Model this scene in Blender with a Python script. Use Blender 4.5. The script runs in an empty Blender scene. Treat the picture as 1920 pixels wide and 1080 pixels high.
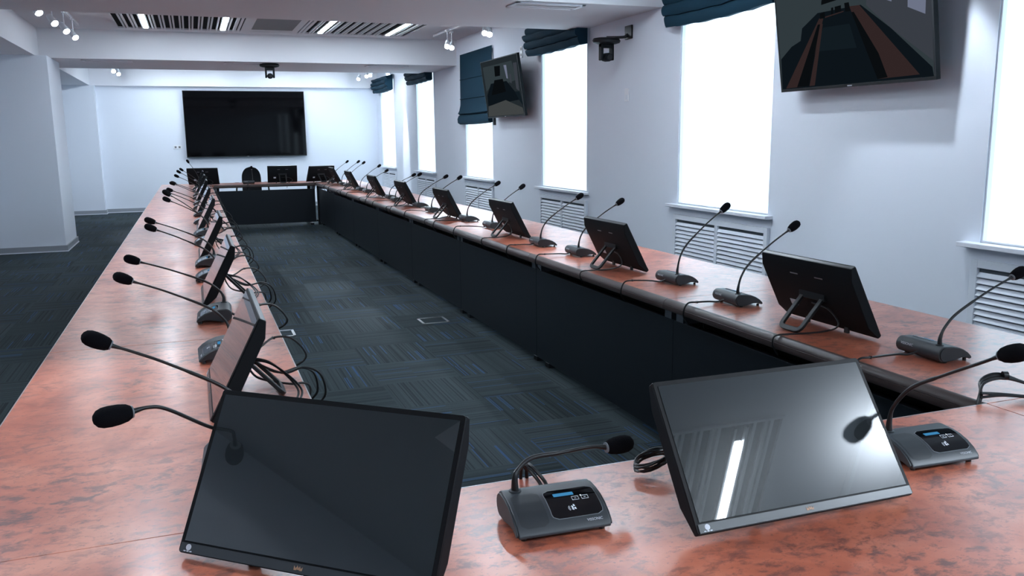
import bpy, bmesh, math, random
from mathutils import Vector, Matrix
random.seed(4)
PI = math.pi
scn = bpy.context.scene
COL = scn.collection

# ------------------------------------------------------------------ materials
def mat(name, col, rough=.5, metal=0., spec=.5, coat=0., coat_r=.03, emis=None, es=0.):
    m = bpy.data.materials.new(name); m.use_nodes = True
    p = m.node_tree.nodes['Principled BSDF']
    p.inputs['Base Color'].default_value = (*col, 1)
    p.inputs['Roughness'].default_value = rough
    p.inputs['Metallic'].default_value = metal
    p.inputs['Specular IOR Level'].default_value = spec
    p.inputs['Coat Weight'].default_value = coat
    p.inputs['Coat Roughness'].default_value = coat_r
    if emis:
        p.inputs['Emission Color'].default_value = (*emis, 1)
        p.inputs['Emission Strength'].default_value = es
    return m

class NT:
    def __init__(s, m): s.t = m.node_tree; s.n = s.t.nodes; s.l = s.t.links; s.p = s.n['Principled BSDF']
    def new(s, ty, **kw):
        n = s.n.new(ty)
        for k, v in kw.items(): setattr(n, k, v)
        return n
    def link(s, a, b): s.l.new(a, b)
    def math(s, op, a, b=None, c=None):
        n = s.new('ShaderNodeMath', operation=op)
        for i, v in enumerate((a, b, c)):
            if v is None: continue
            if isinstance(v, (int, float)): n.inputs[i].default_value = v
            else: s.link(v, n.inputs[i])
        return n.outputs[0]
    def mix(s, fac, a, b):
        n = s.new('ShaderNodeMix', data_type='RGBA')
        for i, v in ((0, fac), (6, a), (7, b)):
            if isinstance(v, (int, float)): n.inputs[i].default_value = v
            elif isinstance(v, tuple): n.inputs[i].default_value = (*v, 1)
            else: s.link(v, n.inputs[i])
        return n.outputs[2]

def bumpy(m, scale, strength, dist=.002, detail=3):
    t = NT(m); nz = t.new('ShaderNodeTexNoise'); nz.inputs['Scale'].default_value = scale; nz.inputs['Detail'].default_value = detail
    g = t.new('ShaderNodeNewGeometry'); t.link(g.outputs['Position'], nz.inputs['Vector'])
    b = t.new('ShaderNodeBump'); b.inputs['Strength'].default_value = strength; b.inputs['Distance'].default_value = dist
    t.link(nz.outputs[0], b.inputs['Height']); t.link(b.outputs[0], t.p.inputs['Normal'])
    return m

def carpet_mat():
    m = mat('carpet_tiles', (.02, .03, .035), .95, spec=.15); t = NT(m)
    g = t.new('ShaderNodeNewGeometry'); s = t.new('ShaderNodeSeparateXYZ'); t.link(g.outputs['Position'], s.inputs[0])
    TS = .5
    ix = t.math('FLOOR', t.math('DIVIDE', s.outputs[0], TS)); iy = t.math('FLOOR', t.math('DIVIDE', s.outputs[1], TS))
    par = t.math('PINGPONG', t.math('ADD', ix, iy), 1.)
    # across-line coordinate and along-line coordinate
    inv = t.math('SUBTRACT', 1., par)
    u = t.math('ADD', t.math('MULTIPLY', s.outputs[0], par), t.math('MULTIPLY', s.outputs[1], inv))
    v = t.math('ADD', t.math('MULTIPLY', s.outputs[1], par), t.math('MULTIPLY', s.outputs[0], inv))
    line = t.math('FLOOR', t.math('DIVIDE', u, .0065))
    tid = t.math('ADD', t.math('MULTIPLY', ix, 17.3), t.math('MULTIPLY', iy, 5.7))
    def wn(*vals):
        c = t.new('ShaderNodeCombineXYZ')
        for i, q in enumerate(vals):
            if isinstance(q, (int, float)): c.inputs[i].default_value = q
            else: t.link(q, c.inputs[i])
        w = t.new('ShaderNodeTexWhiteNoise', noise_dimensions='3D'); t.link(c.outputs[0], w.inputs['Vector'])
        return w.outputs['Value']
    seg = t.math('FLOOR', t.math('DIVIDE', v, .25))
    r1 = wn(line, tid, 3.); r2 = wn(line, tid, seg); r3 = wn(tid, 1., 2.); r4 = wn(line, tid, 9.)
    base = t.mix(t.math('MULTIPLY', r1, .9), (.026, .038, .042), (.050, .066, .072))
    base = t.mix(t.math('MULTIPLY', r3, .35), base, (.085, .108, .118))
    groove = t.math('GREATER_THAN', r4, .80)
    base = t.mix(t.math('MULTIPLY', groove, .5), base, (.006, .009, .010))
    blue = t.math('MULTIPLY', t.math('GREATER_THAN', r2, .955), t.math('GREATER_THAN', wn(tid, 5., 6.), .25))
    base = t.mix(t.math('MULTIPLY', blue, .8), base, (.04, .10, .22))
    fz = t.new('ShaderNodeTexNoise'); fz.inputs['Scale'].default_value = 260.; t.link(g.outputs['Position'], fz.inputs['Vector'])
    base = t.mix(t.math('MULTIPLY', fz.outputs[0], .45), base, (.012, .018, .02))
    t.link(base, t.p.inputs['Base Color'])
    b = t.new('ShaderNodeBump'); b.inputs['Strength'].default_value = .6; b.inputs['Distance'].default_value = .003
    t.link(t.math('ADD', fz.outputs[0], t.math('MULTIPLY', r1, .6)), b.inputs['Height']); t.link(b.outputs[0], t.p.inputs['Normal'])
    return m

def burl_mat():
    m = mat('burl_laminate', (.4, .13, .08), .34, spec=.6, coat=.35, coat_r=.2); t = NT(m)
    g = t.new('ShaderNodeNewGeometry')
    def noise(scale, detail, rough, sx=1, sy=1, dist=0., off=0):
        mp = t.new('ShaderNodeMapping'); t.link(g.outputs['Position'], mp.inputs[0])
        mp.inputs['Scale'].default_value = (sx, sy, 1); mp.inputs['Location'].default_value = (off, off * .7, 0)
        n = t.new('ShaderNodeTexNoise'); n.inputs['Scale'].default_value = scale; n.inputs['Detail'].default_value = detail
        n.inputs['Roughness'].default_value = rough; n.inputs['Distortion'].default_value = dist
        t.link(mp.outputs[0], n.inputs['Vector']); return n.outputs[0]
    def ramp(x, stops):
        r = t.new('ShaderNodeValToRGB'); e = r.color_ramp.elements
        e[0].position, e[0].color = stops[0][0], (*stops[0][1], 1); e[1].position, e[1].color = stops[-1][0], (*stops[-1][1], 1)
        for p, c in stops[1:-1]: q = e.new(p); q.color = (*c, 1)
        t.link(x, r.inputs[0]); return r.outputs[0]
    big = noise(4.5, 4, .6, dist=.6)
    c = ramp(big, [(.30, (.36, .082, .042)), (.5, (.52, .145, .080)), (.70, (.64, .22, .135))])
    med = noise(29, 7, .68, .75, 1.15, .3, 3.1)
    spots = ramp(med, [(.49, (0, 0, 0)), (.62, (1, 1, 1))])
    area = ramp(noise(3.0, 2, .5, off=9.), [(.34, (.30, .30, .30)), (.62, (1, 1, 1))])
    f = t.math('MULTIPLY', t.math('MULTIPLY', spots, area), .84)
    c = t.mix(f, c, (.115, .048, .044))
    sp = ramp(noise(95, 3, .7, .8, 1.2, .2, 5.), [(.60, (0, 0, 0)), (.67, (1, 1, 1))])
    c = t.mix(t.math('MULTIPLY', sp, .5), c, (.11, .05, .048))
    t.link(c, t.p.inputs['Base Color'])
    return m

def sky_world():
    w = bpy.data.worlds.new('overcast_sky'); scn.world = w; w.use_nodes = True
    b = w.node_tree.nodes['Background']
    b.inputs[0].default_value = (.62, .84, 1., 1); b.inputs[1].default_value = SKY
SKY = 1.45
sky_world()

def pane_mat():
    m = bpy.data.materials.new('window_glass'); m.use_nodes = True; n = m.node_tree.nodes; l = m.node_tree.links
    n.remove(n['Principled BSDF']); o = n['Material Output']
    tr = n.new('ShaderNodeBsdfTransparent'); gl = n.new('ShaderNodeBsdfGlossy'); gl.inputs['Roughness'].default_value = .02
    mx = n.new('ShaderNodeMixShader'); mx.inputs[0].default_value = .05
    l.new(tr.outputs[0], mx.inputs[1]); l.new(gl.outputs[0], mx.inputs[2]); l.new(mx.outputs[0], o.inputs[0])
    return m

def emit(name, col, s):
    m = bpy.data.materials.new(name); m.use_nodes = True; n = m.node_tree.nodes
    n.remove(n['Principled BSDF']); e = n.new('ShaderNodeEmission'); e.inputs[0].default_value = (*col, 1); e.inputs[1].default_value = s
    m.node_tree.links.new(e.outputs[0], n['Material Output'].inputs[0]); return m

def screen_mat():
    m = bpy.data.materials.new('matte_display'); m.use_nodes = True; p = m.node_tree.nodes['Principled BSDF']
    p.inputs['Base Color'].default_value = (.013, .017, .019, 1); p.inputs['Roughness'].default_value = .22
    p.inputs['Specular IOR Level'].default_value = .24
    p.inputs['Coat Weight'].default_value = 1.; p.inputs['Coat Roughness'].default_value = .015; p.inputs['Coat IOR'].default_value = 1.68
    return m

M = dict(
    wall=bumpy(mat('wall_paint', (.76, .80, .87), .85, spec=.25), 60, .08),
    ceil=bumpy(mat('ceiling_paint', (.74, .745, .78), .9, spec=.2), 40, .05),
    trim=mat('painted_trim', (.78, .80, .86), .45),
    skirt=mat('skirting_grey', (.30, .32, .35), .4), alu=mat('brushed_aluminium', (.62, .63, .65), .35, metal=.9),
    carpet=carpet_mat(), burl=burl_mat(),
    band=mat('edge_moulding', (.060, .041, .038), .36, spec=.4),
    seamedge=mat('edge_strip', (.42, .38, .38), .3, metal=.4),
    panel=bumpy(mat('navy_board', (.009, .013, .018), .42, spec=.35), 200, .05),
    steel=mat('grey_steel', (.22, .24, .27), .4, metal=.6),
    blackmetal=mat('black_steel', (.012, .013, .015), .4, metal=.3),
    plastic=bumpy(mat('black_plastic', (.008, .010, .012), .62, spec=.16), 500, .08, .0005),
    plastic2=mat('satin_black_plastic', (.013, .015, .017), .45, spec=.35),
    topedge=mat('grey_black_plastic', (.035, .040, .044), .3),
    screen=screen_mat(), gloss=mat('black_gloss', (.004, .004, .005), .06, spec=.6),
    tvglass=mat('tv_glass', (.0015, .0015, .002), .05, spec=.18),
    micgrey=bumpy(mat('anthracite_plastic', (.035, .041, .047), .42), 900, .1, .0004),
    micdark=bumpy(mat('dark_anthracite_plastic', (.022, .026, .030), .5), 900, .1, .0004),
    foam=bumpy(mat('foam', (.006, .006, .008), 1., spec=.1), 900, .8, .003),
    rubber=mat('black_rubber', (.010, .010, .011), .35), ring=mat('pale_ring', (.20, .22, .24), .35),
    bezel=mat('bezel_plastic', (.004, .004, .005), .5, spec=.2), white=mat('white_plastic', (.8, .82, .86), .4), ink=mat('white_print', (.62, .65, .70), .5),
    lcd=emit('lcd_blue', (.06, .28, .55), .42), led=emit('status_led', (.7, .9, 1.), 2.),
    tube=emit('lamp_diffuser', (.76, .88, 1.), 44.), lens=emit('spot_lens', (.86, .93, 1.), 60.),
    slot=mat('dark_slot', (.004, .004, .005), .9, spec=.1), acgrey=mat('grille_grey', (.16, .16, .17), .6),
    cloth=None, glass=pane_mat(), mesh=bumpy(mat('chair_mesh', (.020, .021, .024), .9, spec=.2), 300, .8, .004),
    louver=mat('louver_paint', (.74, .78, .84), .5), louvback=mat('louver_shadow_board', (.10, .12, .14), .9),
    orange=mat('orange_print', (.42, .24, .14), .5),
)
def cloth():
    m = mat('teal_fabric', (.012, .040, .066), .9, spec=.15); t = NT(m)
    g = t.new('ShaderNodeNewGeometry'); n = t.new('ShaderNodeTexNoise'); n.inputs['Scale'].default_value = 500
    t.link(g.outputs['Position'], n.inputs['Vector'])
    t.link(t.mix(n.outputs[0], (.008, .030, .050), (.013, .044, .070)), t.p.inputs['Base Color'])
    return m
M['cloth'] = cloth()

# ------------------------------------------------------------------ mesh helpers
def bm_new(): return bmesh.new()
def box(bm, x0, x1, y0, y1, z0, z1, mi=0):
    vs = [bm.verts.new((x, y, z)) for x in (x0, x1) for y in (y0, y1) for z in (z0, z1)]
    for q in ((0, 1, 3, 2), (4, 6, 7, 5), (0, 4, 5, 1), (2, 3, 7, 6), (0, 2, 6, 4), (1, 5, 7, 3)):
        f = bm.faces.new([vs[i] for i in q]); f.material_index = mi
def prism(bm, prof, axis, a, b, mi=0, smooth=False):
    """extrude closed 2D profile along axis ('x': prof=(y,z), 'y': prof=(x,z), 'z': prof=(x,y))"""
    def P(p, t): return (t, p[0], p[1]) if axis == 'x' else (p[0], t, p[1]) if axis == 'y' else (p[0], p[1], t)
    A = [bm.verts.new(P(p, a)) for p in prof]; B = [bm.verts.new(P(p, b)) for p in prof]; n = len(prof)
    for i in range(n):
        f = bm.faces.new((A[i], A[(i + 1) % n], B[(i + 1) % n], B[i])); f.material_index = mi; f.smooth = smooth
    for c in (A[::-1], B):
        f = bm.faces.new(c); f.material_index = mi
def rrect(w, h, r, n=5, cx=0, cy=0):
    o = []
    for sx, sy, a0 in ((1, 1, 0), (-1, 1, 90), (-1, -1, 180), (1, -1, 270)):
        for k in range(n + 1):
            a = math.radians(a0 + 90 * k / n)
            o.append((cx + sx * (w / 2 - r) + r * math.cos(a), cy + sy * (h / 2 - r) + r * math.sin(a)))
    return o
def smoothpath(pts, k=8):
    P = [Vector(p) for p in pts]; out = []
    for i in range(len(P) - 1):
        p0 = P[i - 1] if i else P[0] * 2 - P[1]; p1, p2 = P[i], P[i + 1]; p3 = P[i + 2] if i + 2 < len(P) else P[-1] * 2 - P[-2]
        for j in range(k):
            t = j / k
            out.append(.5 * ((2 * p1) + (p2 - p0) * t + (2 * p0 - 5 * p1 + 4 * p2 - p3) * t * t + (3 * p1 - p0 - 3 * p2 + p3) * t ** 3))
    out.append(P[-1]); return out
def tube(bm, pts, r, seg=8, mi=0):
    """r: radius or list"""
    pts = [Vector(p) for p in pts]; n = len(pts); rad = r if isinstance(r, (list, tuple)) else [r] * n
    up = None; rings = []
    for i, p in enumerate(pts):
        d = (pts[min(i + 1, n - 1)] - pts[max(i - 1, 0)]).normalized()
        if up is None:
            up = Vector((0, 0, 1)) if abs(d.z) < .9 else Vector((1, 0, 0))
        up = (up - d * up.dot(d)).normalized(); s = d.cross(up)
        rings.append([bm.verts.new(p + (up * math.cos(2 * PI * k / seg) + s * math.sin(2 * PI * k / seg)) * rad[i]) for k in range(seg)])
    for a, b in zip(rings, rings[1:]):
        for k in range(seg):
            f = bm.faces.new((a[k], a[(k + 1) % seg], b[(k + 1) % seg], b[k])); f.smooth = True; f.material_index = mi
    f = bm.faces.new(rings[0][::-1]); f.material_index = mi
    f = bm.faces.new(rings[-1]); f.material_index = mi
def lathe(bm, prof, mtx=None, seg=20, mi=0, smooth=True):
    """prof: (r,z) along local z"""
    mtx = mtx or Matrix(); rings = []
    for r, z in prof:
        rings.append([bm.verts.new(mtx @ Vector((max(r, 1e-4) * math.cos(2 * PI * k / seg), max(r, 1e-4) * math.sin(2 * PI * k / seg), z))) for k in range(seg)])
    for a, b in zip(rings, rings[1:]):
        for k in range(seg):
            f = bm.faces.new((a[k], a[(k + 1) % seg], b[(k + 1) % seg], b[k])); f.smooth = smooth; f.material_index = mi
    bm.faces.new(rings[0][::-1]).material_index = mi; bm.faces.new(rings[-1]).material_index = mi
def axis_m(p, d):
    d = Vector(d).normalized(); return Matrix.Translation(Vector(p)) @ d.to_track_quat('Z', 'Y').to_matrix().to_4x4()
def obj(name, bm, m, parent=None, bevel=0, sub=0):
    bmesh.ops.recalc_face_normals(bm, faces=bm.faces)
    me = bpy.data.meshes.new(name); bm.to_mesh(me); bm.free(); me.set_sharp_from_angle(angle=math.radians(38))
    for q in (m if isinstance(m, (list, tuple)) else [m]): me.materials.append(q)
    o = bpy.data.objects.new(name, me); COL.objects.link(o)
    if parent: o.parent = parent
    if bevel:
        b = o.modifiers.new('bevel', 'BEVEL'); b.width = bevel; b.segments = 3; b.limit_method = 'ANGLE'; b.angle_limit = math.radians(40)
        b.harden_normals = False
        for f in me.polygons: pass
    return o
def bobj(name, bx, m, parent=None, bevel=0):
    if isinstance(bx, list) and name in ('panel_bracket', 'end_cap', 'lamp_tray', 'arm', 'socket_hole', 'deflector'):
        for b in bx: o = bobj(name, b, m, parent, bevel)
        return o
    bm = bm_new()
    for b in (bx if isinstance(bx, list) else [bx]): box(bm, *b)
    return obj(name, bm, m, parent, bevel)
def thing(name, label, cat, loc=(0, 0, 0), rz=0, group=None):
    o = bpy.data.objects.new(name, None); COL.objects.link(o); o.empty_display_size = .1
    o.location = loc; o.rotation_euler = (0, 0, rz); tag(o, label, cat, group); return o
def tag(o, label, cat, group=None):
    o['label'] = label; o['category'] = cat
    if group: o['group'] = group
    return o
def struct(name, bm, m, parent=None, bevel=0):
    o = obj(name, bm, m, parent, bevel); o['kind'] = 'structure'; return o
def sbox(name, bx, m, parent=None, bevel=0):
    o = bobj(name, bx, m, parent, bevel); o['kind'] = 'structure'; return o
def dup(root, loc=None, rz=None, label=None, group=None, skip=()):
    r = root.copy(); COL.objects.link(r)
    if loc is not None: r.location = loc
    if rz is not None: r.rotation_euler = (0, 0, rz)
    if label: r['label'] = label
    if group: r['group'] = group
    for ch in list(root.children):
        if ch.name.split('.')[0] in skip: continue
        c = ch.copy(); COL.objects.link(c); c.parent = r
        for g in list(ch.children):
            d = g.copy(); COL.objects.link(d); d.parent = c
    return r
def text_mesh(name, body, size, m, parent, mtx, sx=1.):
    cu = bpy.data.curves.new(name + '_curve', 'FONT'); cu.body = body; cu.size = size; cu.align_x = 'CENTER'; cu.align_y = 'CENTER'
    cu.extrude = .00015
    t = bpy.data.objects.new('t', cu); COL.objects.link(t)
    dg = bpy.context.evaluated_depsgraph_get(); me = bpy.data.meshes.new_from_object(t.evaluated_get(dg))
    bpy.data.objects.remove(t); bpy.data.curves.remove(cu)
    me.transform(mtx @ Matrix.Diagonal((sx, 1, 1, 1))); me.materials.clear(); me.materials.append(m)
    o = bpy.data.objects.new(name, me); COL.objects.link(o); o.parent = parent; return o

# ------------------------------------------------------------------ room
WX = 4.14; YF = 20.0; YB = -4.6; XL = -3.1; ZB = 2.66; ZC = 3.06
sbox('floor', (XL, WX + .3, YB, YF + .2, -.05, 0), M['carpet'])
sbox('ceiling', (XL, WX + .1, YB, YF + .2, ZC, ZC + .06), M['ceil'])
bays = [(-4.2, .55), (2.3, 7.05), (8.8, 13.55), (15.3, 19.86)]
beams = [(YB, -4.2), (.55, 2.3), (7.05, 8.8), (13.55, 15.3), (19.86, YF)]
for i, (a, b) in enumerate(beams):
    sbox('trim_%d' % (i + 1), (-1.88, WX, a, b, ZB, ZC), M['ceil'])
sbox('trim_6', (XL, -1.88, YB, YF, ZB, ZC), M['ceil'])
sbox('wall_far', (XL, WX + .05, YF, YF + .1, 0, ZC), M['wall'])
sbox('wall_back', (XL, WX + .05, YB - .1, YB, 0, ZC), M['wall'])
sbox('wall_left', (XL - .1, XL, YB, YF, 0, ZC), M['wall'])
sbox('wall_left_pier', (XL, -1.74, 13.18, 14.36, 0, ZB), M['wall'])
sbox('wall_left_corner', (XL, -1.79, 19.72, YF, 0, ZB), M['wall'])
wins = [(18.2, 19.56), (15.0, 16.29), (11.83, 13.14), (8.65, 9.96), (5.41, 6.73), (2.19, 3.51), (-1.05, .27), (-4.2, -2.95)]
ZS, ZT = .885, 2.78
bm = bm_new(); ys = sorted(sum([list(w) for w in wins], []))
prev = YB
for w in sorted(wins):
    box(bm, WX, WX + .05, prev, w[0], 0, ZC); box(bm, WX, WX + .05, w[0], w[1], 0, ZS); box(bm, WX, WX + .05, w[0], w[1], ZT, ZC); prev = w[1]
box(bm, WX, WX + .05, prev, YF, 0, ZC)
struct('wall_right', bm, M['wall'])
for i, (a, b) in enumerate(wins):
    bm = bm_new(); t = .012
    for q in ((a, a + t, ZS, ZT), (b - t, b, ZS, ZT), (a + t, b - t, ZS, ZS + t), (a + t, b - t, ZT - t, ZT)):
        box(bm, WX + .008, WX + .04, *q)
    w = struct('window_%d' % (i + 1), bm, M['trim'])
    g = bobj('window_pane', (WX + .02, WX + .024, a + t, b - t, ZS + t, ZT - t), M['glass'], w); g['kind'] = 'structure'
    sbox('window_sill', (WX - .07, WX + .02, a - .06, b + .10, ZS - .028, ZS), M['trim'], w, .004)
    # area light portal: lets Cycles find the sky through this opening
    L = bpy.data.lights.new('window_portal', 'AREA'); L.shape = 'RECTANGLE'; L.size = b - a; L.size_y = ZT - ZS
    L.cycles.is_portal = True
    lo = bpy.data.objects.new('window_portal', L); COL.objects.link(lo); lo.location = (WX + .06, (a + b) / 2, (ZS + ZT) / 2)
    lo.rotation_euler = (PI / 2, 0, PI / 2)
# skirting
def skirt(name, x0, x1, y0, y1):
    o = sbox(name, (x0, x1, y0, y1, 0, .085), M['skirt'])
    return o
def skirt_run(name, pts):
    """pts along wall with outward side to the left of travel"""
    bm = bm_new()
    for (x0, y0, x1, y1) in pts: box(bm, x0, x1, y0, y1, .012, .085, 0); box(bm, x0 - .006, x1 + .006, y0 - .006, y1 + .006, 0, .014, 1)
    return struct(name, bm, [M['skirt'], M['trim']])
skirt_run('baseboard_left', [(XL, 13.16, -1.72, 13.18), (-1.74, 13.18, -1.72, 14.36), (XL, 14.36, -1.72, 14.38)])
skirt_run('baseboard_far', [(XL, 19.70, -1.77, 19.72), (-1.79, 19.72, -1.77, YF), (-1.77, YF - .02, WX, YF)])
skirt_run('baseboard_right', [(WX - .02, YB, WX, YF - .03)])

# ------------------------------------------------------------------ radiator grilles
def grille(y0, y1, label):
    g = thing('radiator_grille', label, 'radiator grille', (WX, (y0 + y1) / 2, 0), 0, 'louvred radiator grilles under the windows')
    h = (y1 - y0) / 2; z0, z1 = .10, .79
    bm = bm_new(); f = .045
    for q in ((-h - f, -h, z0, z1), (h, h + f, z0, z1), (-h, h, z0, z0 + f), (-h, h, z1 - f, z1), (-.02, .02, z0 + f, z1 - f)): box(bm, -.028, -.001, *q)
    obj('frame', bm, M['louver'], g, .003)
    bobj('louver_shade_sheet', (-.005, -.001, -h, h, z0 + f, z1 - f), M['louvback'], g)  # dark sheet whose colour stands in for the shade behind the louvers
    for s in (-1, 1):
        bm = bm_new(); a, b = (-h, -.02) if s < 0 else (.02, h); z = z0 + f + .01
        while z < z1 - f - .02:
            prism(bm, [(-.026, z), (-.023, z - .004), (-.007, z + .022), (-.010, z + .025)], 'y', a, b); z += .036
        obj('louver', bm, M['louver'], g)
    return g
nm = ['farthest window beside the end wall', 'second window from the end wall', 'window with the lowered blind', 'window left of the wall camera', 'wide bright window left of the large display', 'nearest window at the right edge']
for i, (a, b) in enumerate(wins[:6]):
    grille(a + .01, b - .02, 'white louvred radiator grille below the ' + nm[i])

# ------------------------------------------------------------------ roman blinds
def stack_blind(y0, y1, ztop, zbot, out, label, seed=0, n=4):
    rnd = random.Random(seed)
    b = thing('roman_blind', label, 'blind', (WX, (y0 + y1) / 2, 0), 0, 'dark teal roman blinds'); h = (y1 - y0) / 2
    H = ztop - zbot
    prof = []; k = 9
    outer = [(-.03, ztop), (-.045, ztop - .02)]
    for i in range(n):
        za = ztop - .03 - (H - .03) * i / n; zb = ztop - .03 - (H - .03) * (i + 1) / n; o = out * (.62 + .38 * math.sin(PI * (i + .7) / n))
        for j in range(k):
            t = j / (k - 1); outer.append((-.04 - o * (.78 + .22 * math.sin(PI * t) ** .6), za + (zb - za) * t + .012 * math.sin(PI * t)))
    outer += [(-.03, zbot + .01)]
    bm = bm_new(); ny = 15; rows = []
    for j in range(ny):
        y = -h + 2 * h * j / (ny - 1); sag = .022 * math.sin(PI * j / (ny - 1)) * (1 if seed % 2 else .5); e = .018 * math.sin(j * 2.1 + seed)
        rows.append([bm.verts.new((x * (1 + .05 * math.sin(j * 1.3 + i * .35 + seed)) if i > 1 else x, y, z - sag * ((ztop - z) / H) + e * .3 * ((ztop - z) / H))) for i, (x, z) in enumerate(outer)])
    for a, c in zip(rows, rows[1:]):
        for i in range(len(a) - 1):
            f = bm.faces.new((a[i], a[i + 1], c[i + 1], c[i])); f.smooth = True
        bm.faces.new((a[-1], a[0], c[0], c[-1]))
    bm.faces.new(rows[0]); bm.faces.new(rows[-1][::-1])
    obj('fabric', bm, M['cloth'], b)
    bobj('headrail', (-.04, -.001, -h, h, ztop - .005, ztop + .03), M['trim'], b)
    bm = bm_new(); tube(bm, [(-.03, -h - .012, ztop + .01), (-.032, -h - .014, zbot - .1), (-.03, -h - .02, zbot - .35)], .002, 6)
    obj('pull_cord', bm, M['white'], b)
    return b
def down_blind(y0, y1, ztop, zbot, label):
    b = thing('roman_blind', label, 'blind', (WX, (y0 + y1) / 2, 0), 0, 'dark teal roman blinds'); h = (y1 - y0) / 2
    seq = [(-.030, ztop), (-.034, 2.42), (-.046, 2.415), (-.034, 2.405), (-.036, 2.12), (-.050, 2.113), (-.036, 2.105), (-.040, 2.02), (-.060, 1.93), (-.085, 1.885), (-.060, 1.868), (-.045, 1.866),
           (-.075, 1.85), (-.095, 1.80), (-.090, 1.74), (-.05, zbot), (-.025, zbot + .01), (-.022, ztop)]
    bm = bm_new(); ny = 13; rows = []
    for j in range(ny):
        y = -h + 2 * h * j / (ny - 1)
        rows.append([bm.verts.new((x, y * (1 + (.012 * math.sin((ztop - z) * 5) if z < 2.1 else 0)), z - .008 * math.sin(PI * j / (ny - 1)) * (ztop - z))) for x, z in seq])
    for a, c in zip(rows, rows[1:]):
        for i in range(len(a)):
            f = bm.faces.new((a[i], a[(i + 1) % len(a)], c[(i + 1) % len(a)], c[i])); f.smooth = False
    bm.faces.new(rows[0]); bm.faces.new(rows[-1][::-1])
    obj('fabric', bm, M['cloth'], b)
    bobj('headrail', (-.022, -.001, -h, h, ztop - .04, ztop), M['trim'], b)
    bm = bm_new(); tube(bm, [(-.03, -h - .03, ztop - .1), (-.032, -h - .035, 2.2), (-.03, -h - .03, 1.6)], .0025, 6)
    obj('pull_cord', bm, M['white'], b)
    bobj('cord_bracket', (-.03, -.001, -h - .07, -h - .02, 1.68, 1.78), M['blackmetal'], b)
    return b
stack_blind(18.12, 19.66, 2.86, 2.53, .17, 'gathered dark teal roman blind over the farthest window', 1)
stack_blind(14.95, 16.45, 2.86, 2.52, .15, 'gathered dark teal roman blind over the second window from the end wall', 2)
down_blind(11.74, 13.27, 2.80, 1.715, 'long lowered dark teal roman blind behind the small tilted display')
stack_blind(8.58, 10.12, 2.86, 2.49, .15, 'gathered dark teal roman blind between the two wall displays', 4)
stack_blind(5.33, 6.83, 2.86, 2.45, .11, 'gathered dark teal roman blind at the top edge beside the large display', 5)
stack_blind(2.11, 3.60, 2.86, 2.50, .11, 'gathered dark teal roman blind above the nearest window', 6)

# ------------------------------------------------------------------ ceiling light panels
def light_panel(y1, label, dx=0):
    p = thing('ceiling_light_panel', label, 'ceiling light', (1.165 + dx, y1 - 1.8, ZC), 0, 'barcode striped ceiling light panels')
    L = 1.8; zb = -.004
    bobj('backing', (-1.975, 1.975, -L, L, -.012, -.001), M['slot'], p)
    lamps = [-1.625, -.635, .705, 1.70]
    bars = []; z0, z1 = -.030, -.012
    bars += [(-1.99, -1.975, -L, L, z0, z1), (1.975, 1.99, -L, L, z0, z1), (-1.99, 1.99, -L - .015, -L, z0, z1), (-1.99, 1.99, L, L + .015, z0, z1)]
    def seg(a, b):
        x = a
        while x < b - .02:
            for w, solid in ((.058, 0), (.022, 1), (.016, 0), (.022, 1)):
                if solid and x + w < b and not any(abs(x + w / 2 - q) < .075 for q in lamps): bars.append((x, x + w, -L, L, z0, z1))
                x += w
    seg(-1.965, -.50); seg(.50, 1.965)
    bars += [(-.50, -.46, -L, L, z0, z1), (.46, .50, -L, L, z0, z1), (-.44, -.41, -L, L, z0, z1), (.41, .44, -L, L, z0, z1), (-.39, -.26, -L, L, z0, z1), (.30, .39, -L, L, z0, z1), (-.26, .30, L - .23, L - .05, z0, z1), (-.26, .30, -L, -L + .25, z0, z1)]
    bm = bm_new()
    for q in bars: box(bm, *q)
    obj('slat_frame', bm, M['ceil'], p)
    bobj('air_grille', (-.26, .30, -L + .25, L - .23, -.028, -.013), M['acgrey'], p)
    for q in lamps:
        bm = bm_new(); prism(bm, [(x, y) for x, y in rrect(.056, 1.55, .006, 3, q, L - .90)], 'z', -.040, -.013)
        obj('lamp_diffuser', bm, M['tube'], p)
        bobj('lamp_tray', [(q - .048, q - .032, -.1, L - .02, z0 - .004, z1), (q + .032, q + .048, -.1, L - .02, z0 - .004, z1)], M['alu'], p)
    return p
pl = ['barcode striped ceiling light panel in the recess above and behind the viewer', 'barcode striped ceiling light panel in the recess above the near tables',
      'barcode striped ceiling light panel glowing above the middle of the tables', 'barcode striped ceiling light panel in the farthest recess by the end wall']
for i, y in enumerate((-.38, 6.5, 13.0, 19.5)): light_panel(y, pl[i], -.10 if i == 0 else 0)

# air slots on the beams
def air_slot(x, y, label):
    a = thing('air_vent', label, 'ceiling vent', (x, y, ZB), 0, 'white air slots in the beams')
    bm = bm_new(); w, d = .33, .14
    for q in ((-w, w, -d, -d + .035), (-w, w, d - .035, d), (-w, -w + .035, -d, d), (w - .035, w, -d, d)): box(bm, *q, -.012, -.001)
    obj('frame', bm, M['trim'], a, .002)
    bobj('deflector', [(-w + .035, w - .035, -d + .045, -.01, -.006, -.001), (-w + .035, w - .035, .02, d - .05, -.010, -.004)], M['ceil'], a)
    return a
for x, y, l in ((3.06, 7.25, 'white air slot in the nearest beam close to the window wall'), (1.0, 7.25, 'white air slot in the nearest beam above the carpet aisle'),
                (3.05, 13.84, 'white air slot in the middle beam near the windows'), (.88, 13.84, 'white air slot in the middle beam beside the hanging camera'), (-1.05, 13.84, 'white air slot in the middle beam near the left pillar')):
    air_slot(x, y, l)

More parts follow.
